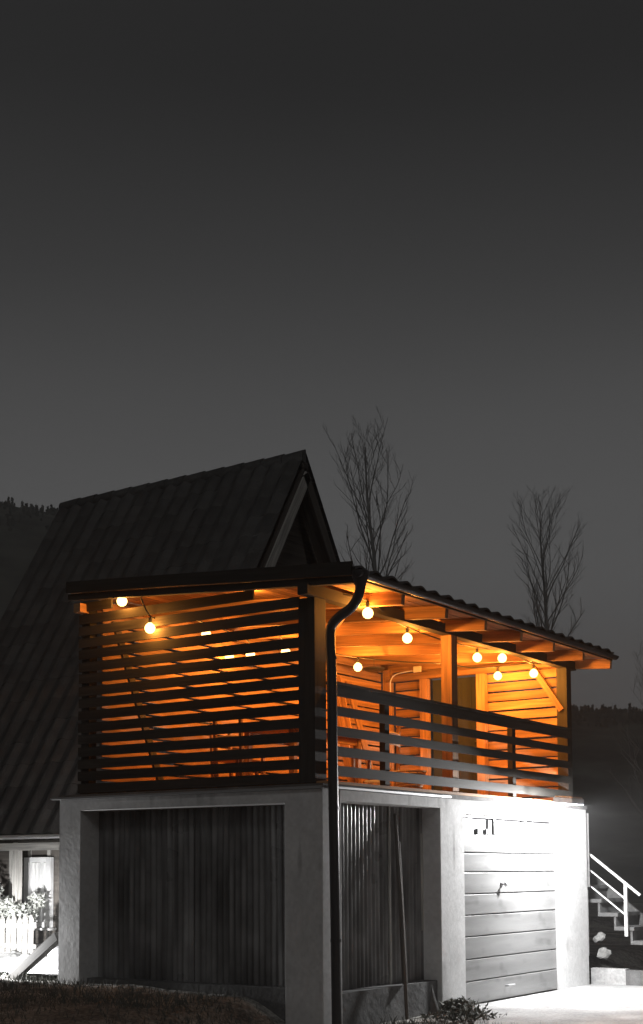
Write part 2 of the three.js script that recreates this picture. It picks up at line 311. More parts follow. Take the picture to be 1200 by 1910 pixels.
// ---------------------------------------------------------------- timber porch
const porch = thing('porch', 'timber slatted porch with lean-to tiled roof standing on the garage', 'porch');
const FY = 2.46;                              // floor
const deckY = (x) => 4.485 - 0.07 * x;        // underside of the roof boards
const tilt = -Math.atan(0.07);
{
  const wd = () => pick(M.wood), dk = () => pick(M.shadedWood);
  // floor boards
  const floor = grp('floor', porch);
  for (let k = 0; k < 24; k++) mesh('floor_board', bx(0.136, 0.03, 6.2), wd(), floor, [-3.25 + k * 0.1405, FY - 0.001 + (k % 3) * 0.001, -3.12]);
  // posts
  const post = (x, z, y1, s = 0.14, m = wd()) => mesh('post', bx(s, y1 - FY, s), m, porch, [x, (FY + y1) / 2, z]);
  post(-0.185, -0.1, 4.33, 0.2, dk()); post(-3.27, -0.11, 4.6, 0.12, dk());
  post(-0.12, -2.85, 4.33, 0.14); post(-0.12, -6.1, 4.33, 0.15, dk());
  post(-2.98, -6.18, 4.56, 0.12); post(-3.2, -3.1, 4.58, 0.1);
  // eave beam and house-side beam
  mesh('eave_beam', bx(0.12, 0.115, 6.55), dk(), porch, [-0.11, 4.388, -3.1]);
  mesh('wall_beam', bx(0.1, 0.1, 6.4), wd(), porch, [-3.27, 4.56, -3.1]);
  // knee braces
  beam('brace', [-0.12, 3.75, -6.03], [-0.55, 4.38, -6.03], 0.06, 0.08, wd(), porch);
  beam('brace', [-0.12, 3.9, -0.2], [-0.12, 4.27, -0.6], 0.06, 0.07, wd(), porch);
  // rafters, tails run out past the beam
  for (let k = 0; k < 8; k++) {
    const z = 0.1 - 0.925 * k, xc = -1.46, l = 3.85;
    const m = mesh('rafter', bx(l, k ? 0.135 : 0.07, 0.065), k ? wd() : dk(), porch, [xc, deckY(xc) - (k ? 0.07 : 0.037), z], [0, 0, tilt]); void m;
  }
  // slats: front screen
  const front = grp('slat_screen', porch);
  const pitch = 0.1375, gapH = 0.034;
  const slatRow = (k) => 2.586 + pitch * k + pitch / 2;         // between gap k and gap k + 1
  for (let k = -1; k < 15; k++) {
    const y = slatRow(k) + rr(-0.004, 0.004);
    // shorten under the falling roof edge
    const xr = Math.min(-0.28, (4.43 - y - 0.05) / 0.07);
    const x0 = -3.33, x1 = y + 0.05 < 4.41 ? -0.28 : xr;
    if (x1 - x0 < 0.4) continue;
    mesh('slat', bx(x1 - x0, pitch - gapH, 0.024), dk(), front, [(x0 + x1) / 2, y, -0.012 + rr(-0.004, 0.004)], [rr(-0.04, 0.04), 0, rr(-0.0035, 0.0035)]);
  }
  // side screen towards the house
  const side = grp('slat_screen', porch);
  for (let k = -1; k < 15; k++) mesh('slat', bx(0.024, pitch - gapH * 0.8, 6.0), wd(), side, [-3.07, slatRow(k) + rr(-0.004, 0.004), -3.1]);
  // back screen with the doorway
  const back = grp('slat_screen', porch);
  for (let k = -1; k < 15; k++) {
    const y = slatRow(k) + rr(-0.004, 0.004), h = pitch - gapH * 0.7;
    if (y > 4.5) { mesh('slat', bx(2.0, h, 0.024), wd(), back, [-2.0, y, -6.22]); continue; }
    if (y > 4.36) { mesh('slat', bx(2.8, h, 0.024), wd(), back, [-1.55, y, -6.22]); continue; }
    mesh('slat', bx(0.5, h, 0.024), wd(), back, [-2.62, y, -6.22]);
    mesh('slat', bx(1.24, h, 0.024), wd(), back, [-0.78, y, -6.22]);
  }
  const frame = grp('door_frame', porch);
  mesh('jamb', bx(0.12, 4.37 - FY, 0.1), wd(), frame, [-2.33, (4.37 + FY) / 2, -6.14]);
  mesh('jamb', bx(0.13, 4.37 - FY, 0.1), wd(), frame, [-1.4, (4.37 + FY) / 2, -6.14]);
  mesh('header', bx(2.75, 0.075, 0.09), wd(), frame, [-1.6, 4.41, -6.135]);
  const dl = grp('door_leaf', porch, [-2.26, FY, -6.24]);
  for (let k = 0; k < 5; k++) mesh('door_board', bx(0.157, 1.9, 0.03), M.doorPaint, dl, [0.08 + k * 0.16, 0.95, -0.02 + (k % 2) * 0.002]);
  mesh('door_knob', new THREE.SphereGeometry(0.025, 12, 8), M.darkMetal, dl, [0.72, 0.95, 0.02]);
  // railing
  const rail = grp('railing', porch);
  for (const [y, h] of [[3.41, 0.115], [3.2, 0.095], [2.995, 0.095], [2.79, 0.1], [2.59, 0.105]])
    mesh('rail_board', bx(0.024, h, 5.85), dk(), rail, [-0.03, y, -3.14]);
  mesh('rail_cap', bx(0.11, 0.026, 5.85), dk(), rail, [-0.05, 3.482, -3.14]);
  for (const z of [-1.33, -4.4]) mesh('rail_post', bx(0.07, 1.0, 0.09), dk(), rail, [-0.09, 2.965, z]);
  // roof: boards, fascia, tiles
  const roof = grp('roof', porch);
  for (let k = 0; k < 27; k++) {
    const x = 0.4 - 0.1405 * k;
    mesh('roof_board', bx(0.137, 0.022, 6.5), wd(), roof, [x, deckY(x) + 0.012 + (k % 2) * 0.002, -3.1], [0, 0, tilt]);
  }
  mesh('fascia', bx(0.022, 0.11, 6.5), M.shadedWood[0], roof, [0.482, deckY(0.478) + 0.02, -3.1]);
  mesh('verge_board', bx(3.85, 0.13, 0.022), M.shadedWood[1], roof, [-1.45, deckY(-1.45) + 0.07, 0.165], [0, 0, tilt]);
}
// wavy roof tile: x across, z down the slope, lower end at z = 0
function tileGeo(w, l, amp) {
  const n = 8, pos = [], uv = [], idx = [];
  const wave = (t) => amp * (Math.sin(t * Math.PI * 2 - 0.6) * 0.5 + 0.5) + (t > 0.86 ? amp * 0.25 : 0);
  for (let i = 0; i <= n; i++) {
    const t = i / n, x = (t - 0.5) * w, y = wave(t);
    pos.push(x, y, -l, x, y + 0.018, 0, x, y - 0.004, 0.003); uv.push(x, l, x, 0, x, -0.02);
    if (i < n) { const a = i * 3; idx.push(a, a + 1, a + 3, a + 3, a + 1, a + 4, a + 1, a + 2, a + 4, a + 4, a + 2, a + 5); }
  }
  const g = new THREE.BufferGeometry(); g.setAttribute('position', new THREE.Float32BufferAttribute(pos, 3)); g.setAttribute('uv', new THREE.Float32BufferAttribute(uv, 2)); g.setIndex(idx);
  const f = g.toNonIndexed(); f.computeVertexNormals(); return f;
}
{
  const roof = porch.children.find((c) => c.name === 'roof');
  const g = tileGeo(0.315, 0.42, 0.045), field = [];
  const e = new THREE.Euler(), q = new THREE.Quaternion(), mt = new THREE.Matrix4();
  for (let r = 0; r < 11; r++) for (let c = 0; c < 22; c++) {
    const z = 0.0 - c * 0.296, x = 0.5 - r * 0.355;
    // tile's z axis points to +x (down the slope)
    q.setFromEuler(e.set(0, 0, tilt)).multiply(new THREE.Quaternion().setFromEuler(new THREE.Euler(0, Math.PI / 2, 0))).multiply(new THREE.Quaternion().setFromEuler(new THREE.Euler(0.03 + rr(-0.008, 0.008), rr(-0.01, 0.01), rr(-0.015, 0.015))));
    const p = V(x + rr(-0.006, 0.006), deckY(x) + 0.05, z);
    if (r < 2 || c === 0) { const m = mesh('tile', g, pick(M.tile), roof, p.toArray()); m.quaternion.copy(q); }
    else { mt.compose(p, q, V(1, 1, 1)); field.push(g.clone().applyMatrix4(mt)); }
  }
  const f = mesh('tile_field', mergeGeometries(field), M.tile[1], roof); f.userData.kind = 'stuff';
}
// gutter and downpipe
{
  const gut = grp('gutter', porch);
  const pos = [], n = 10, sh = new THREE.Shape();
  for (let i = 0; i <= n; i++) { const a = Math.PI + (i / n) * Math.PI; pos.push(new THREE.Vector2(0.05 * Math.cos(a), 0.05 * Math.sin(a))); }
  for (let i = n; i >= 0; i--) { const a = Math.PI + (i / n) * Math.PI; pos.push(new THREE.Vector2(0.045 * Math.cos(a), 0.045 * Math.sin(a))); }
  sh.setFromPoints(pos);
  const gg = new THREE.ExtrudeGeometry(sh, { depth: 6.52, bevelEnabled: false }); gg.translate(0, 0, -6.34);
  mesh('trough', gg, M.darkMetal, gut, [0.543, deckY(0.5) + 0.02, 0]);
  const dp = grp('downpipe', porch);
  mesh('hopper', new THREE.LatheGeometry([[0.05, 0], [0.055, 0.03], [0.085, 0.12], [0.09, 0.16], [0.085, 0.165]].map((p) => new THREE.Vector2(...p)), 18), M.darkMetal, dp, [0.52, 4.33, 0.09]);
  mesh('pipe', tube([[0.52, 4.36, 0.09], [0.5, 4.27, 0.085], [0.4, 4.16, 0.06], [0.22, 4.08, 0.03], [0.12, 4.0, 0.01], [0.095, 3.86, -0.01], [0.095, 3.6, -0.03], [0.095, 2.6, -0.045], [0.095, 1.3, -0.07], [0.095, -0.05, -0.09]], 0.05, 90, 14), M.darkMetal, dp);
  for (const y of [3.7, 2.2, 0.9]) { mesh('pipe_clamp', new THREE.CylinderGeometry(0.056, 0.056, 0.03, 16), M.darkMetal, dp, [0.095, y, -0.03 - (3.7 - y) * 0.018]); }
}

// ---------------------------------------------------------------- lit festoon strings
const WARM = new THREE.Color().setRGB(1, 0.36, 0.05);
const bulbMat = std({ color: 0x000000, emissive: new THREE.Color().setRGB(1, 0.62, 0.2), emissiveIntensity: 6, roughness: 0.4 });
const bulbGeo = new THREE.LatheGeometry([[0, -0.07], [0.022, -0.066], [0.042, -0.053], [0.055, -0.03], [0.058, -0.008], [0.05, 0.018], [0.032, 0.036], [0.018, 0.048]].map((p) => new THREE.Vector2(...p)), 20);
const sockGeo = new THREE.CylinderGeometry(0.02, 0.018, 0.06, 12);
function festoon(label, pts, power, ends) {
  const s = thing('string_light', label, 'string lights', [0, 0, 0], 0, 'string lights under the porch roof');
  const path = [ends[0]];
  pts.forEach((p, i) => { path.push([p[0], p[1] + 0.12, p[2]]); const nx = pts[i + 1]; if (nx) path.push([(p[0] + nx[0]) / 2, Math.max(p[1], nx[1]) + 0.085, (p[2] + nx[2]) / 2]); });
  path.push(ends[1]);
  mesh('cable', tube(path, 0.009, 90, 6), M.rubber, s);
  for (const p of pts) {
    const h = grp('lamp_holder', s, p);
    mesh('socket', sockGeo, M.rubber, h, [0, 0.075, 0]);
    mesh('bulb', bulbGeo, bulbMat, h).castShadow = false;
    const l = new THREE.PointLight(WARM, power, 0, 2); l.position.set(0, -0.01, 0); l.castShadow = true; l.shadow.radius = 2; l.name = 'bulb_light'; h.add(l);
  }
}
festoon('string of glowing bulbs inside the eave beam above the railing', [[0.05, 4.28, -0.79], [-0.38, 4.27, -2.33], [-0.40, 4.27, -4.1], [-0.25, 4.3, -4.5], [-0.34, 4.24, -5.62]], 4.0, [[-0.2, 4.46, -0.2], [-0.3, 4.44, -6.1]]);
festoon('string of glowing bulbs before the back screen and doorway', [[-0.94, 4.27, -5.74], [-1.4, 4.27, -5.09], [-2.21, 4.31, -4.13], [-2.11, 4.27, -2.33]], 4.0, [[-0.5, 4.46, -6.1], [-2.1, 4.55, -2.0]]);
festoon('string of glowing bulbs running behind the front slat screen', [[-1.1, 4.53, -0.25], [-2.61, 4.575, 0.075], [-2.2, 4.23, 0.075], [-2.61, 4.41, -1.4], [-2.63, 4.29, -2.3], [-2.97, 4.29, -2.31]], 1.3, [[-0.4, 4.52, -0.2], [-3.0, 4.5, -2.7]]);

// ---------------------------------------------------------------- things on the porch floor
{
  const wd = () => pick(M.wood);
  const t = thing('table', 'rectangular wooden table in the middle of the porch floor', 'table', [-1.75, FY + 0.015, -2.2]);
  for (let k = 0; k < 5; k++) mesh('table_board', bx(0.158, 0.03, 1.6), wd(), t, [-0.32 + k * 0.16, 0.74, 0]);
  for (const x of [-0.32, 0.32]) { for (const z of [-0.68, 0.68]) mesh('leg', bx(0.07, 0.725, 0.07), wd(), t, [x, 0.3625, z]); }
  for (const x of [-0.32, 0.32]) mesh('apron', bx(0.03, 0.09, 1.29), wd(), t, [x, 0.675, 0]);
  const chair = (x, z, ry, label) => {
    const c = thing('chair', label, 'chair', [x, FY + 0.015, z], ry, 'chairs round the porch table');
    mesh('seat', new RoundedBoxGeometry(0.42, 0.03, 0.42, 2, 0.01), wd(), c, [0, 0.44, 0]);
    for (const sx of [-0.18, 0.18]) {
      mesh('leg', bx(0.035, 0.425, 0.035), wd(), c, [sx, 0.2125, 0.18]);
      beam('leg', [sx, 0, -0.2], [sx, 0.88, -0.24], 0.035, 0.035, wd(), c);
    }
    for (const y of [0.58, 0.7, 0.82]) mesh('back_slat', tube([[-0.18, y, -0.235], [0, y + 0.01, -0.265], [0.18, y, -0.235]], 0.018, 12, 6), M.wicker, c);
  };
  chair(-2.55, -1.9, Math.PI / 2, 'wooden slat-back chair between the table and the house-side screen');
  chair(-1.75, -0.95, Math.PI, 'wooden slat-back chair between the table and the front slat screen');
  chair(-0.95, -2.5, -Math.PI / 2, 'wooden slat-back chair between the table and the railing');
  // coil of rope and basket by the rail
  const coil = []; for (let k = 0; k <= 70; k++) { const a = k * 0.36; coil.push([(0.13 + 0.012 * Math.sin(k * 1.3)) * Math.cos(a), 0.02 + k * 0.0032, (0.13 + 0.012 * Math.cos(k * 0.7)) * Math.sin(a)]); }
  single('rope_coil', tube(coil, 0.016, 240, 6), M.cloth, 'coil of pale rope on the porch floor behind the railing', 'rope', [-0.5, FY + 0.017, -1.85]);
  const b = thing('basket', 'round wicker basket on the porch floor beside the rope coil', 'basket', [-0.32, FY + 0.016, -2.25]);
  for (let k = 0; k < 7; k++) mesh('hoop', new THREE.TorusGeometry(0.13 + 0.008 * k, 0.013, 6, 24), M.wicker, b, [0, 0.02 + k * 0.034, 0], [Math.PI / 2, 0, 0]);
  for (let k = 0; k < 12; k++) { const a = k * Math.PI / 6; beam('stave', [0.128 * Math.cos(a), 0.005, 0.128 * Math.sin(a)], [0.18 * Math.cos(a), 0.24, 0.18 * Math.sin(a)], 0.012, 0.012, M.wicker, b); }
  mesh('base', new THREE.CylinderGeometry(0.13, 0.13, 0.012, 20), M.wicker, b, [0, 0.008, 0]);
  // planks leaning on the house-side screen
  const lean = ['widest plank leaning on the house-side screen', 'narrow plank leaning beside the widest one', 'plank leaning nearest the back screen'];
  [[-4.55, 0.14, -2.5], [-4.8, 0.08, -2.55], [-5.05, 0.11, -2.45]].forEach(([z, w, xb], i) => {
    const o = thing('leaning_plank', lean[i], 'plank', [0, 0, 0], 0, 'planks leaning inside the porch');
    beam('plank', [xb, FY + 0.03, z], [-3.03, 4.38 - i * 0.05, z - 0.1], w, 0.025, wd(), o);
  });
  const p2 = thing('leaning_plank', 'dark plank standing behind the front slat screen', 'plank', [0, 0, 0], 0);
  beam('plank', [-2.35, FY + 0.03, -0.32], [-2.93, 4.4, -0.16], 0.03, 0.1, M.darkWood[1], p2);
  // wire running along the back corner, junction box, round tray hung on the wall
  const w = thing('wall_wire', 'loose wire drooping from a small box to the corner post', 'wire');
  mesh('wire', tube([[-2.42, 4.5, -6.1], [-2.6, 4.5, -6.08], [-2.82, 4.46, -6.08], [-2.88, 4.38, -6.08], [-2.89, 4.2, -6.08], [-2.93, 4.1, -6.06], [-2.95, 3.6, -6.06]], 0.009, 60, 6), M.cloth, w);
  mesh('junction_box', new RoundedBoxGeometry(0.12, 0.09, 0.05, 2, 0.01), M.cloth, w, [-2.42, 4.52, -6.08]);
  const tr = thing('hanging_tray', 'round dark tray hung flat beneath the rafters', 'tray', [-2.62, 4.42, -5.2]);
  mesh('dish', new THREE.LatheGeometry([[0, 0], [0.13, 0.002], [0.15, 0.03], [0.155, 0.03], [0.135, -0.006], [0, -0.008]].map((p) => new THREE.Vector2(...p)), 28), M.darkMetal, tr);
  mesh('hanger', new THREE.CylinderGeometry(0.004, 0.004, 0.17, 6), M.darkMetal, tr, [0, 0.085, 0]);
}

// ---------------------------------------------------------------- floodlights
const lensMat = std({ color: 0x111111, emissive: 0xffffff, emissiveIntensity: 6 });
{
  // on an arm off the wall above the garage door, its face down
  const f = thing('floodlight', 'white floodlight on an arm above the garage door', 'floodlight', [0, 2.35, -4.7], Math.PI / 2);   // local +z points away from the wall
  mesh('wall_plate', bx(0.1, 0.1, 0.014), M.whiteMetal, f, [0, -0.01, 0.008]);
  beam('arm', [0, 0.0, 0.012], [0, 0.11, 0.45], 0.03, 0.02, M.greyMetal, f);
  mesh('housing', new RoundedBoxGeometry(0.34, 0.05, 0.24, 3, 0.015), M.whiteMetal, f, [0, 0.115, 0.54], [0.1, 0, 0]);
  for (const s of [-1, 1]) { mesh('added_skirt', bx(0.012, 0.07, 0.25), M.whiteMetal, f, [s * 0.178, 0.085, 0.54], [0.1, 0, 0]); mesh('added_skirt', bx(0.34, 0.07, 0.01), M.whiteMetal, f, [0, 0.085 - s * 0.012, 0.54 + s * 0.124], [0.1, 0, 0]); }  // side plates added to cut the light off below the railing
  mesh('lamp_lens', new RoundedBoxGeometry(0.3, 0.02, 0.2, 2, 0.008), lensMat, f, [0, 0.077, 0.54], [0.1, 0, 0]);
  const l = new THREE.PointLight(new THREE.Color(1, 1, 1), 85, 0, 2); l.position.set(0, 0.045, 0.54); l.castShadow = true; l.shadow.radius = 4; l.name = 'lamp_light'; f.add(l);
}
{
  // low garden lamp on a stake, turned to the chalet
  const x = -4.9, z = 0.17, f = thing('garden_floodlight', 'low floodlight on a stake lighting the chalet yard', 'floodlight', [x, groundH(x, z), z]);
  mesh('stake', new THREE.CylinderGeometry(0.015, 0.012, 0.4, 8), M.darkMetal, f, [0, 0.12, 0.05]);
  mesh('housing', new RoundedBoxGeometry(0.26, 0.18, 0.05, 3, 0.012), M.darkMetal, f, [0, 0.36, 0.035]);
  mesh('added_visor', bx(0.3, 0.008, 0.25), M.darkMetal, f, [-0.12, 0.455, -0.085]);  // unseen plate added to keep the beam off the chalet roof
  mesh('lamp_lens', new RoundedBoxGeometry(0.22, 0.14, 0.012, 2, 0.005), lensMat, f, [0, 0.36, 0.002]);
  const l = new THREE.SpotLight(new THREE.Color(1, 1, 1), 52, 0, 1.45, 0.4, 2); l.position.set(0, 0.37, -0.03); l.target.position.set(0.3, 0.42, -1); l.castShadow = true; l.shadow.radius = 2; l.name = 'lamp_light'; f.add(l, l.target);
}

// ---------------------------------------------------------------- chalet behind
{
  const h = thing('house', 'chalet with steep dark tiled roof rising behind the porch', 'house');
  const yr = 7.68, zr = -5.1, ye = 2.07, ze = -1.65, xa = -8.7, xb = -3.72;
  const slope = Math.atan2(yr - ye, ze - zr), len = Math.hypot(yr - ye, ze - zr);
  const dark = () => pick(M.darkWood);
  // walls
  mesh('wall', bx(4.55, 2.35, 0.12), M.darkWood[0], h, [-6.27, 1.25, -2.26]);
  mesh('wall', bx(0.12, 2.35, 5.6), M.darkWood[1], h, [-8.5, 1.25, -5.12]);
  mesh('wall', bx(4.55, 2.35, 0.12), M.darkWood[1], h, [-6.27, 1.25, -7.98]);
  const gs = new THREE.Shape([[-2.75, 0.1], [2.75, 0.1], [2.75, 2.9], [0, 7.35], [-2.75, 2.9]].map((p) => new THREE.Vector2(...p)));
  const hole = new THREE.Path([[1.62, 3.3], [1.98, 3.3], [1.98, 4.75], [1.62, 4.75]].map((p) => new THREE.Vector2(...p)));
  gs.holes.push(hole);
  const gg = new THREE.ExtrudeGeometry(gs, { depth: 0.12, bevelEnabled: false });
  mesh('gable_wall', gg, M.darkWood[0], h, [-4.12, 0, zr], [0, Math.PI / 2, 0]);
  const gs2 = new THREE.Shape([[-2.75, 0.1], [2.75, 0.1], [2.75, 2.9], [0, 7.35], [-2.75, 2.9]].map((p) => new THREE.Vector2(...p)));
  mesh('gable_wall', new THREE.ExtrudeGeometry(gs2, { depth: 0.1, bevelEnabled: false }), M.darkWood[1], h, [-8.62, 0, zr], [0, Math.PI / 2, 0]);
  // lit window in the gable
  const wn = grp('window', h, [-4.06, 4.025, zr - 1.8], [0, Math.PI / 2, 0]);
  mesh('window_pane', bx(0.36, 1.45, 0.01), std({ color: 0x222222, emissive: 0xffffff, emissiveIntensity: 1.3 }), wn);
  for (const x of [-0.19, 0.19]) mesh('window_frame', bx(0.05, 1.55, 0.09), M.paleWood, wn, [x, 0, 0.03]);
  // roof
  const roof = grp('roof', h);
  const back = bx(xb - xa, 0.06, len);
  mesh('roof_deck', back, M.darkWood[0], roof, [(xa + xb) / 2, (yr + ye) / 2 - 0.09, (zr + ze) / 2 - 0.06], [slope, 0, 0]);
  mesh('roof_deck', back, M.darkWood[1], roof, [(xa + xb) / 2, (yr + ye) / 2 - 0.09, 2 * zr - (zr + ze) / 2 + 0.06], [-slope, 0, 0]);
  const g = tileGeo(0.305, 0.46, 0.05), cols = 17, rows = 17, field = [];
  const q = new THREE.Quaternion(), mt = new THREE.Matrix4();
  for (let r = 0; r < rows; r++) for (let c = 0; c < cols; c++) {
    const s = r * (len / rows), x = xb - 0.145 - c * ((xb - xa - 0.29) / (cols - 1));
    q.setFromEuler(new THREE.Euler(slope + 0.03 + rr(-0.01, 0.01), rr(-0.012, 0.012), rr(-0.012, 0.012)));
    const y = ye + s * Math.sin(slope), z = ze - s * Math.cos(slope);
    const m = mesh('tile', g, pick(M.tile), roof, [x, y, z + 0.02]); m.quaternion.copy(q);
    q.setFromEuler(new THREE.Euler(0, Math.PI, 0)).multiply(new THREE.Quaternion().setFromEuler(new THREE.Euler(slope + 0.03, 0, 0)));
    mt.compose(V(x, y, 2 * zr - z - 0.02), q, V(1, 1, 1)); field.push(g.clone().applyMatrix4(mt));
  }
  const f = mesh('tile_field', mergeGeometries(field), M.tile[2], roof); f.userData.kind = 'stuff';
  for (let k = 0; k < 13; k++) mesh('ridge_tile', new THREE.CylinderGeometry(0.1, 0.11, 0.42, 10, 1, false, -Math.PI / 2, Math.PI), pick(M.tile), roof, [xb - 0.2 - k * 0.38, yr + 0.0, zr], [0, 0, Math.PI / 2 + 0.02]);
  // barge boards
  const bl = len - 0.1;
  for (const s of [1, -1]) {
    const m = mesh('barge_board', bx(0.03, 0.15, bl), s > 0 ? M.paleWood : M.darkWood[0], roof, [xb + 0.018, (yr + ye) / 2 - 0.22, zr + s * (ze - zr) / 2 - s * 0.06], [s * slope, 0, 0]); void m;
  }
  // gutter, eave board, posts and battens under the eave
  mesh('gutter', new THREE.CylinderGeometry(0.055, 0.055, xb - xa, 12, 1, false, 0, Math.PI), M.whiteMetal, h, [(xa + xb) / 2, ye - 0.05, ze + 0.07], [0, 0, Math.PI / 2]);
  mesh('eave_board', bx(xb - xa, 0.1, 0.025), M.paleWood, h, [(xa + xb) / 2, ye - 0.15, ze - 0.02]);
  for (const x of [-6.13, -4.9, -7.6]) mesh('post', bx(0.09, 1.65, 0.09), M.paleWood, h, [x, 1.19, ze - 0.1]);
  for (let k = 0; k < 12; k++) mesh('batten', bx(0.05, 1.95, 0.025), M.paleWood, h, [-8.2 + k * 0.37, 1.3, -2.186]);
  const fw = grp('window', h, [-6.14, 1.31, -2.15]);
  for (const x of [-0.21, 0.21]) mesh('window_frame', bx(0.09, 0.95, 0.06), M.whiteMetal, fw, [x, 0, 0]);
  for (const y of [-0.44, 0.44]) mesh('window_frame', bx(0.33, 0.07, 0.06), M.whiteMetal, fw, [0, y, 0]);
  mesh('mullion', bx(0.03, 0.81, 0.05), M.whiteMetal, fw, [0.06, 0, 0]);
  mesh('window_pane', bx(0.33, 0.81, 0.006), M.glass, fw, [0, 0, 0.002]);
  const cur = corrugated(0.33, 0.4, 0.075, 0.012, -0.4);
  mesh('curtain', cur, M.cloth, fw, [-0.165, 0, -0.034]);
  mesh('window_sill', bx(0.62, 0.03, 0.14), M.whiteMetal, fw, [0, -0.495, 0.03]);
}
// ---------------------------------------------------------------- yard things
{
  const fence = thing('picket_fence', 'low pale picket fence in front of the chalet wall', 'fence', [-7.4, groundH(-6.4, -1.4), -1.42]);
  for (let k = 0; k < 19; k++) {
    const s = new THREE.Shape([[-0.035, 0], [0.035, 0], [0.035, 0.5], [0, 0.55], [-0.035, 0.5]].map((p) => new THREE.Vector2(...p)));
    const g = new THREE.ExtrudeGeometry(s, { depth: 0.02, bevelEnabled: false });
    mesh('picket', g, M.paleWood, fence, [k * 0.105, rr(-0.03, 0.01), 0], [0, 0, rr(-0.02, 0.02)]);
  }
  for (const y of [0.14, 0.4]) mesh('fence_rail', bx(2.0, 0.05, 0.025), M.paleWood, fence, [0.95, y, -0.014]);
  // pale bush behind the fence
  const bush = thing('bush', 'pale leafy bush behind the picket fence', 'bush', [-6.45, groundH(-6.4, -1.8), -1.72]);
  const lg = [], q = new THREE.Quaternion(), mt = new THREE.Matrix4();
  const leaf = new THREE.BufferGeometry();
  leaf.setAttribute('position', new THREE.Float32BufferAttribute([-0.016, 0, 0, 0.016, 0, 0, 0, 0.05, 0.008, -0.016, 0, 0, 0, -0.03, 0.004, 0.016, 0, 0], 3)); leaf.setAttribute('uv', new THREE.Float32BufferAttribute([0, 0, 1, 0, 0.5, 1, 0, 0, 0.5, -1, 1, 0], 2)); leaf.computeVertexNormals();
  const clumps = []; for (let k = 0; k < 16; k++) clumps.push([rr(-0.55, 0.6), rr(0.25, 0.78), rr(-0.22, 0.22), rr(0.1, 0.2)]);
  for (let k = 0; k < 3200; k++) {
    const c = clumps[k % 16], d = V(rr(-1, 1), rr(-1, 1), rr(-1, 1)); if (d.length() > 1) d.normalize();
    q.setFromEuler(new THREE.Euler(rr(-2, 2), rr(-3, 3), rr(-2, 2)));
    mt.compose(V(c[0] + d.x * c[3], c[1] + d.y * c[3], c[2] + d.z * c[3]), q, V(1, 1, 1).multiplyScalar(rr(0.6, 1.2))); lg.push(leaf.clone().applyMatrix4(mt));
  }
  const fo = mesh('foliage', mergeGeometries(lg), M.leafPale, bush); fo.userData.kind = 'stuff';
  for (let k = 0; k < 9; k++) { const c = clumps[k]; mesh('stem', tube([[c[0] * 0.3, 0, 0], [c[0] * 0.7, c[1] * 0.5, c[2] * 0.5], [c[0], c[1], c[2]]], 0.008, 8, 5), M.bark, bush); }
  // plank, bucket, stones by the garage corner
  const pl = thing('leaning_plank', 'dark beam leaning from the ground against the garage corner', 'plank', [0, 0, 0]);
  beam('plank', [-4.62, 0.24, -0.12], [-3.66, 0.86, -0.06], 0.1, 0.1, M.shadedWood[1], pl);  // dark colour stands for the side turned away from the lamp
  const bk = thing('bucket', 'pale bucket standing behind the leaning dark beam', 'bucket', [-4.35, groundH(-4.35, -0.75) - 0.0, -0.75]);
  mesh('pail', new THREE.LatheGeometry([[0, 0.005], [0.1, 0], [0.14, 0.28], [0.15, 0.285], [0.15, 0.3], [0.135, 0.3], [0.095, 0.012], [0, 0.012]].map((p) => new THREE.Vector2(...p)), 22), M.greyMetal, bk);
  mesh('bail', new THREE.TorusGeometry(0.145, 0.005, 6, 20, Math.PI), M.greyMetal, bk, [0, 0.28, 0], [0.5, 0.6, 0]);
  // low clods and stones along the edge of the yard: each a stone
  const sg = [0, 1, 2].map((s) => { const g = new THREE.IcosahedronGeometry(1, 2), P = g.attributes.position; for (let i = 0; i < P.count; i++) { const v = V(P.getX(i), P.getY(i), P.getZ(i)); const k = 0.75 + 0.5 * vnoise(v.x * 1.7 + 9 + s * 5, v.y * 1.7 + v.z * 1.3 + 9, 64, 64, 14); v.multiplyScalar(k); P.setXYZ(i, v.x, v.y * 0.7, v.z); } g.computeVertexNormals(); return g; });
  for (let k = 0; k < 16; k++) {
    const x = -3.75 - k * 0.13 + rr(-0.05, 0.05), z = -0.62 - 0.05 * k + rr(-0.15, 0.15), s = rr(0.04, 0.11);
    const o = single('stone', sg[k % 3], M.stone[k % 3], 'rough stone along the edge of the pale yard', 'stone', [x, groundH(x, z) + s * 0.25, z], [rr(0, 3), rr(0, 6), 0], 'stones edging the yard');
    o.scale.setScalar(s);
  }
  // gate: pole and board leaning, stones, weeds
  const po = thing('leaning_pole', 'long pole leaning against the narrow corrugated gate', 'pole');
  mesh('shaft', tube([[-0.19, 2.2, -1.7], [-0.02, 1.2, -1.53], [0.14, 0.02, -1.36]], 0.02, 16, 8), M.darkWood[0], po);
  const bo = thing('leaning_board', 'thin board leaning beside the pole on the narrow gate', 'board');
  beam('board', [-0.17, 1.9, -1.72], [-0.02, 0.36, -1.6], 0.06, 0.018, M.darkWood[1], bo);
  const wedge = new THREE.ConeGeometry(0.07, 0.34, 5); 
  single('spike_stone', wedge, M.stone[2], 'dark pointed stone standing in the corner by the narrow gate', 'stone', [0.0 - 0.02 + 0.09, 0.16, -2.05], [0.05, 0.4, 0.08]);
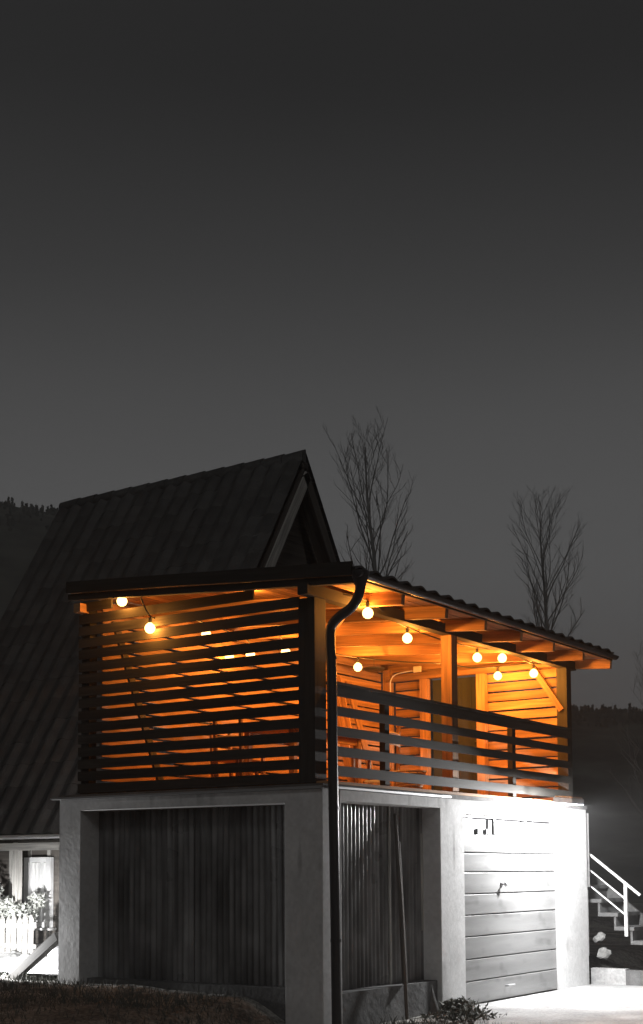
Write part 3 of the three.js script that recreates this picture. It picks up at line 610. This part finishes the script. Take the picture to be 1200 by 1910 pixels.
  const weeds = (label, n, cx, cz, sx, sz, h) => {
    const t = thing('weed_clump', label, 'weeds', [cx, groundH(cx, cz), cz]);
    const a = [];
    for (let k = 0; k < n; k++) {
      const x = (rnd() + rnd() - 1) * sx, z = (rnd() + rnd() - 1) * sz, y = rr(0.01, h) * (1 - 0.5 * Math.abs(x / sx));
      q.setFromEuler(new THREE.Euler(rr(-2, 2), rr(-3, 3), rr(-2, 2))); mt.compose(V(x, y, z), q, V(1, 1, 1).multiplyScalar(rr(0.5, 1.3))); a.push(leaf.clone().applyMatrix4(mt));
    }
    const f = mesh('foliage', mergeGeometries(a), M.leafDark, t); f.userData.kind = 'stuff';
    for (let k = 0; k < 6; k++) { const x = rr(-sx, sx) * 0.6, z = rr(-sz, sz) * 0.6; mesh('stem', tube([[x * 0.5, -0.02, z * 0.5], [x * 0.8, h * 0.5, z * 0.8], [x, h * 0.9, z]], 0.005, 6, 5), M.leafDark, t); }
  };
  weeds('dark weeds at the foot of the pillar beside the garage door', 600, 0.22, -2.35, 0.26, 0.26, 0.16);
  weeds('low weeds on the soil under the narrow corrugated gate', 500, 0.55, -1.8, 0.4, 0.45, 0.09);
  // rough dark grass in front: one mass
  const blade = new THREE.BufferGeometry();
  blade.setAttribute('position', new THREE.Float32BufferAttribute([-0.006, 0, 0, 0.006, 0, 0, 0.012, 0.09, 0.02], 3)); blade.setAttribute('uv', new THREE.Float32BufferAttribute([0, 0, 1, 0, 0.5, 1], 2)); blade.computeVertexNormals();
  const N = 15000, im = prep(new THREE.InstancedMesh(blade, M.leafDark, N));
  for (let k = 0; k < N; k++) {
    let x, z; do { x = rr(-8, 3.2); z = rr(-1.4, 3); } while (z < 0.03 && !((x > 0.05 && z > -1.4) || (x < -3.7 && z > -0.2)) || vnoise(x * 1.3 + 50, z * 1.3 + 50, 256, 256, 6) < rr(0.2, 0.6));
    q.setFromEuler(new THREE.Euler(rr(-0.6, 0.6), rr(0, 6.3), rr(-0.6, 0.6)));
    mt.compose(V(x, groundH(x, z) - 0.015, z), q, V(1, 1, 1).multiplyScalar(rr(0.4, 1.3))); im.setMatrixAt(k, mt);
  }
  im.name = 'rough_grass'; im.userData = { kind: 'stuff', label: 'sparse dark rough grass on the soil before the garage', category: 'grass' };
  scene.add(im);
}

// ---------------------------------------------------------------- stairs at the far end
{
  const st = thing('staircase', 'concrete stairs with pale metal handrail behind the garage end', 'stairs');
  const zA = -6.9, zB = -7.75;
  for (let k = 0; k < 11; k++) {
    const y = 0.19 * (k + 1), x = 1.06 - 0.235 * k;
    mesh('tread', bx(0.29, 0.05, zA - zB), M.rawConcrete, st, [x, y, (zA + zB) / 2]);
    mesh('riser', bx(0.03, 0.14, zA - zB - 0.03), M.rawConcrete, st, [x + 0.1, y - 0.0955, (zA + zB) / 2]);
  }
  beam('stringer', [1.3, -0.05, zB - 0.04], [-1.5, 2.2, zB - 0.04], 0.07, 0.26, M.rawConcrete, st);
  const line = (dy, z, r, x0, x1, nm) => { const y = (x) => 0.747 + 0.62 - (x - 0.41) * 0.78 + dy; mesh(nm, tube([[x0, y(x0), z], [(x0 + x1) / 2, y((x0 + x1) / 2), z], [x1, y(x1), z]], r, 8, 8), M.whiteMetal, st); };
  line(0.02, -6.84, 0.021, -1.3, 0.62, 'handrail'); line(-0.2, -6.84, 0.012, -1.3, 0.41, 'mid_rail'); line(-0.42, -6.84, 0.012, -1.3, 0.42, 'mid_rail');
  mesh('rail_post', bx(0.042, 0.74, 0.042), M.whiteMetal, st, [0.415, 1.03, -6.84]);
  mesh('rail_post', bx(0.05, 0.74, 0.05), M.whiteMetal, st, [-1.1, 2.2, -6.84]);
  const k = thing('kerb_wall', 'low concrete wall at the foot of the stairs', 'wall', [0.0, 0, -6.7]);
  mesh('block', bx(0.5, 0.25, 0.14), M.concrete, k, [0.22, 0.1, 0]);
  mesh('block', bx(1.6, 0.235, 0.15), M.rawConcrete, k, [1.276, 0.095, 0.005]);
  const lump = (p, s, label) => {
    const g = new THREE.IcosahedronGeometry(1, 1), P = g.attributes.position;
    for (let i = 0; i < P.count; i++) { const v = V(P.getX(i), P.getY(i), P.getZ(i)); v.multiplyScalar(0.35 + 1.1 * vnoise(v.x * 2.6 + 9 + s * 50, v.y * 2 + v.z * 1.5 + 9, 64, 64, 15)); P.setXYZ(i, v.x, v.y, v.z); }
    g.computeVertexNormals();
    const m = single('rock', g, M.stone[1], label, 'rock', p, [0.3, 0.8, 0.2]); m.scale.set(s * 1.4, s, s);
  };
  lump([0.1, 0.42, -6.8], 0.075, 'pale lumpy rock low against the side of the stairs');
  lump([0.03, 0.64, -6.82], 0.06, 'smaller pale rock above the other rock beside the stairs');
}

// ---------------------------------------------------------------- bare trees
function bareTree(label, base, height, spread, s0, density, lowFrac, up) {
  seed = s0;
  const t = thing('bare_tree', label, 'tree', base);
  const trunk = [], crown = [];
  const limb = (list, pts, r0, r1, rad) => {
    const c = new THREE.CatmullRomCurve3(pts), n = Math.max(2, pts.length * 2), fr = c.computeFrenetFrames(n, false), pos = [], uv = [], idx = [];
    for (let i = 0; i <= n; i++) {
      const p = c.getPointAt(i / n), r = r0 + (r1 - r0) * (i / n);
      for (let k = 0; k <= rad; k++) { const a = (k / rad) * Math.PI * 2, v = fr.normals[i].clone().multiplyScalar(Math.cos(a) * r).add(fr.binormals[i].clone().multiplyScalar(Math.sin(a) * r)).add(p); pos.push(v.x, v.y, v.z); uv.push(k / rad, i / n); }
    }
    for (let i = 0; i < n; i++) for (let k = 0; k < rad; k++) { const a = i * (rad + 1) + k, b = a + rad + 1; idx.push(a, b, a + 1, a + 1, b, b + 1); }
    const g = new THREE.BufferGeometry(); g.setAttribute('position', new THREE.Float32BufferAttribute(pos, 3)); g.setAttribute('uv', new THREE.Float32BufferAttribute(uv, 2)); g.setIndex(idx); g.computeVertexNormals(); list.push(g);
    return c;
  };
  const tp = []; for (let i = 0; i <= 8; i++) tp.push(V(0.1 * Math.sin(i * 1.3 + s0), (i / 8) * height, 0.1 * Math.cos(i * 1.7)));
  const tc = limb(trunk, tp, height * 0.0125, 0.016, 7);
  const grow = (p, dir, len, r, depth) => {
    const pts = [p.clone()]; let d = dir.clone(); const q = p.clone(), n = 4;
    for (let i = 0; i < n; i++) { d.add(V(rr(-0.2, 0.2), rr(-0.02, 0.2), rr(-0.2, 0.2))).normalize(); q.addScaledVector(d, len / n); pts.push(q.clone()); }
    const c = limb(crown, pts, r, Math.max(0.003, r * 0.3), depth > 1 ? 5 : 3);
    if (depth <= 0) return;
    const k = Math.round((depth === 2 ? 7 : 5) * density);
    for (let i = 0; i < k; i++) {
      const u = 0.22 + 0.75 * ((i + rnd() * 0.7) / k), a = rr(0, 6.28), b = rr(0.35, 0.75);
      const side = V(Math.cos(a), rr(-0.1, 0.3), Math.sin(a)), t2 = c.getTangentAt(u);
      grow(c.getPointAt(u), t2.multiplyScalar(Math.cos(b)).addScaledVector(side, Math.sin(b)).normalize(), len * rr(0.28, 0.5) * (1.15 - u * 0.5), Math.max(0.004, r * 0.42), depth - 1);
    }
  };
  const nb = Math.round(34 * density);
  for (let i = 0; i < nb; i++) {
    const u = lowFrac + (0.97 - lowFrac) * ((i + rnd()) / nb), a = i * 2.4 + rr(-0.4, 0.4), rise = up * (0.7 + 0.75 * u);
    const v = (u - lowFrac) / (1 - lowFrac), prof = Math.sin(Math.PI * Math.min(1, 0.22 + v * 0.78)) ** 0.7;
    const len = spread * 1.9 * (0.28 + 0.72 * prof) * rr(0.75, 1.1);
    grow(tc.getPointAt(u), V(Math.cos(a), rise, Math.sin(a)).normalize(), Math.min(len, height * (1 - u) * 1.25 + 0.4), Math.max(0.008, height * 0.0024 * (1.2 - v)), 2);
  }
  mesh('trunk', mergeGeometries(trunk), M.bark, t);
  const cm = mesh('crown', mergeGeometries(crown), M.bark, t); cm.userData.kind = 'stuff';
}
bareTree('tall bare tree rising behind the chalet roof end', [-10.66, 0, -18], 12.4, 1.5, 101, 0.85, 0.5, 1.6);
bareTree('bare tree farther off behind the porch roof', [-23.4, 0, -56], 21.5, 2.5, 202, 0.95, 0.48, 1.4);
bareTree('small bare tree low beyond the porch eave end', [-3.6, 0, -20], 6.4, 1.2, 303, 0.7, 0.25, 0.9);

renderer.render(scene, camera);
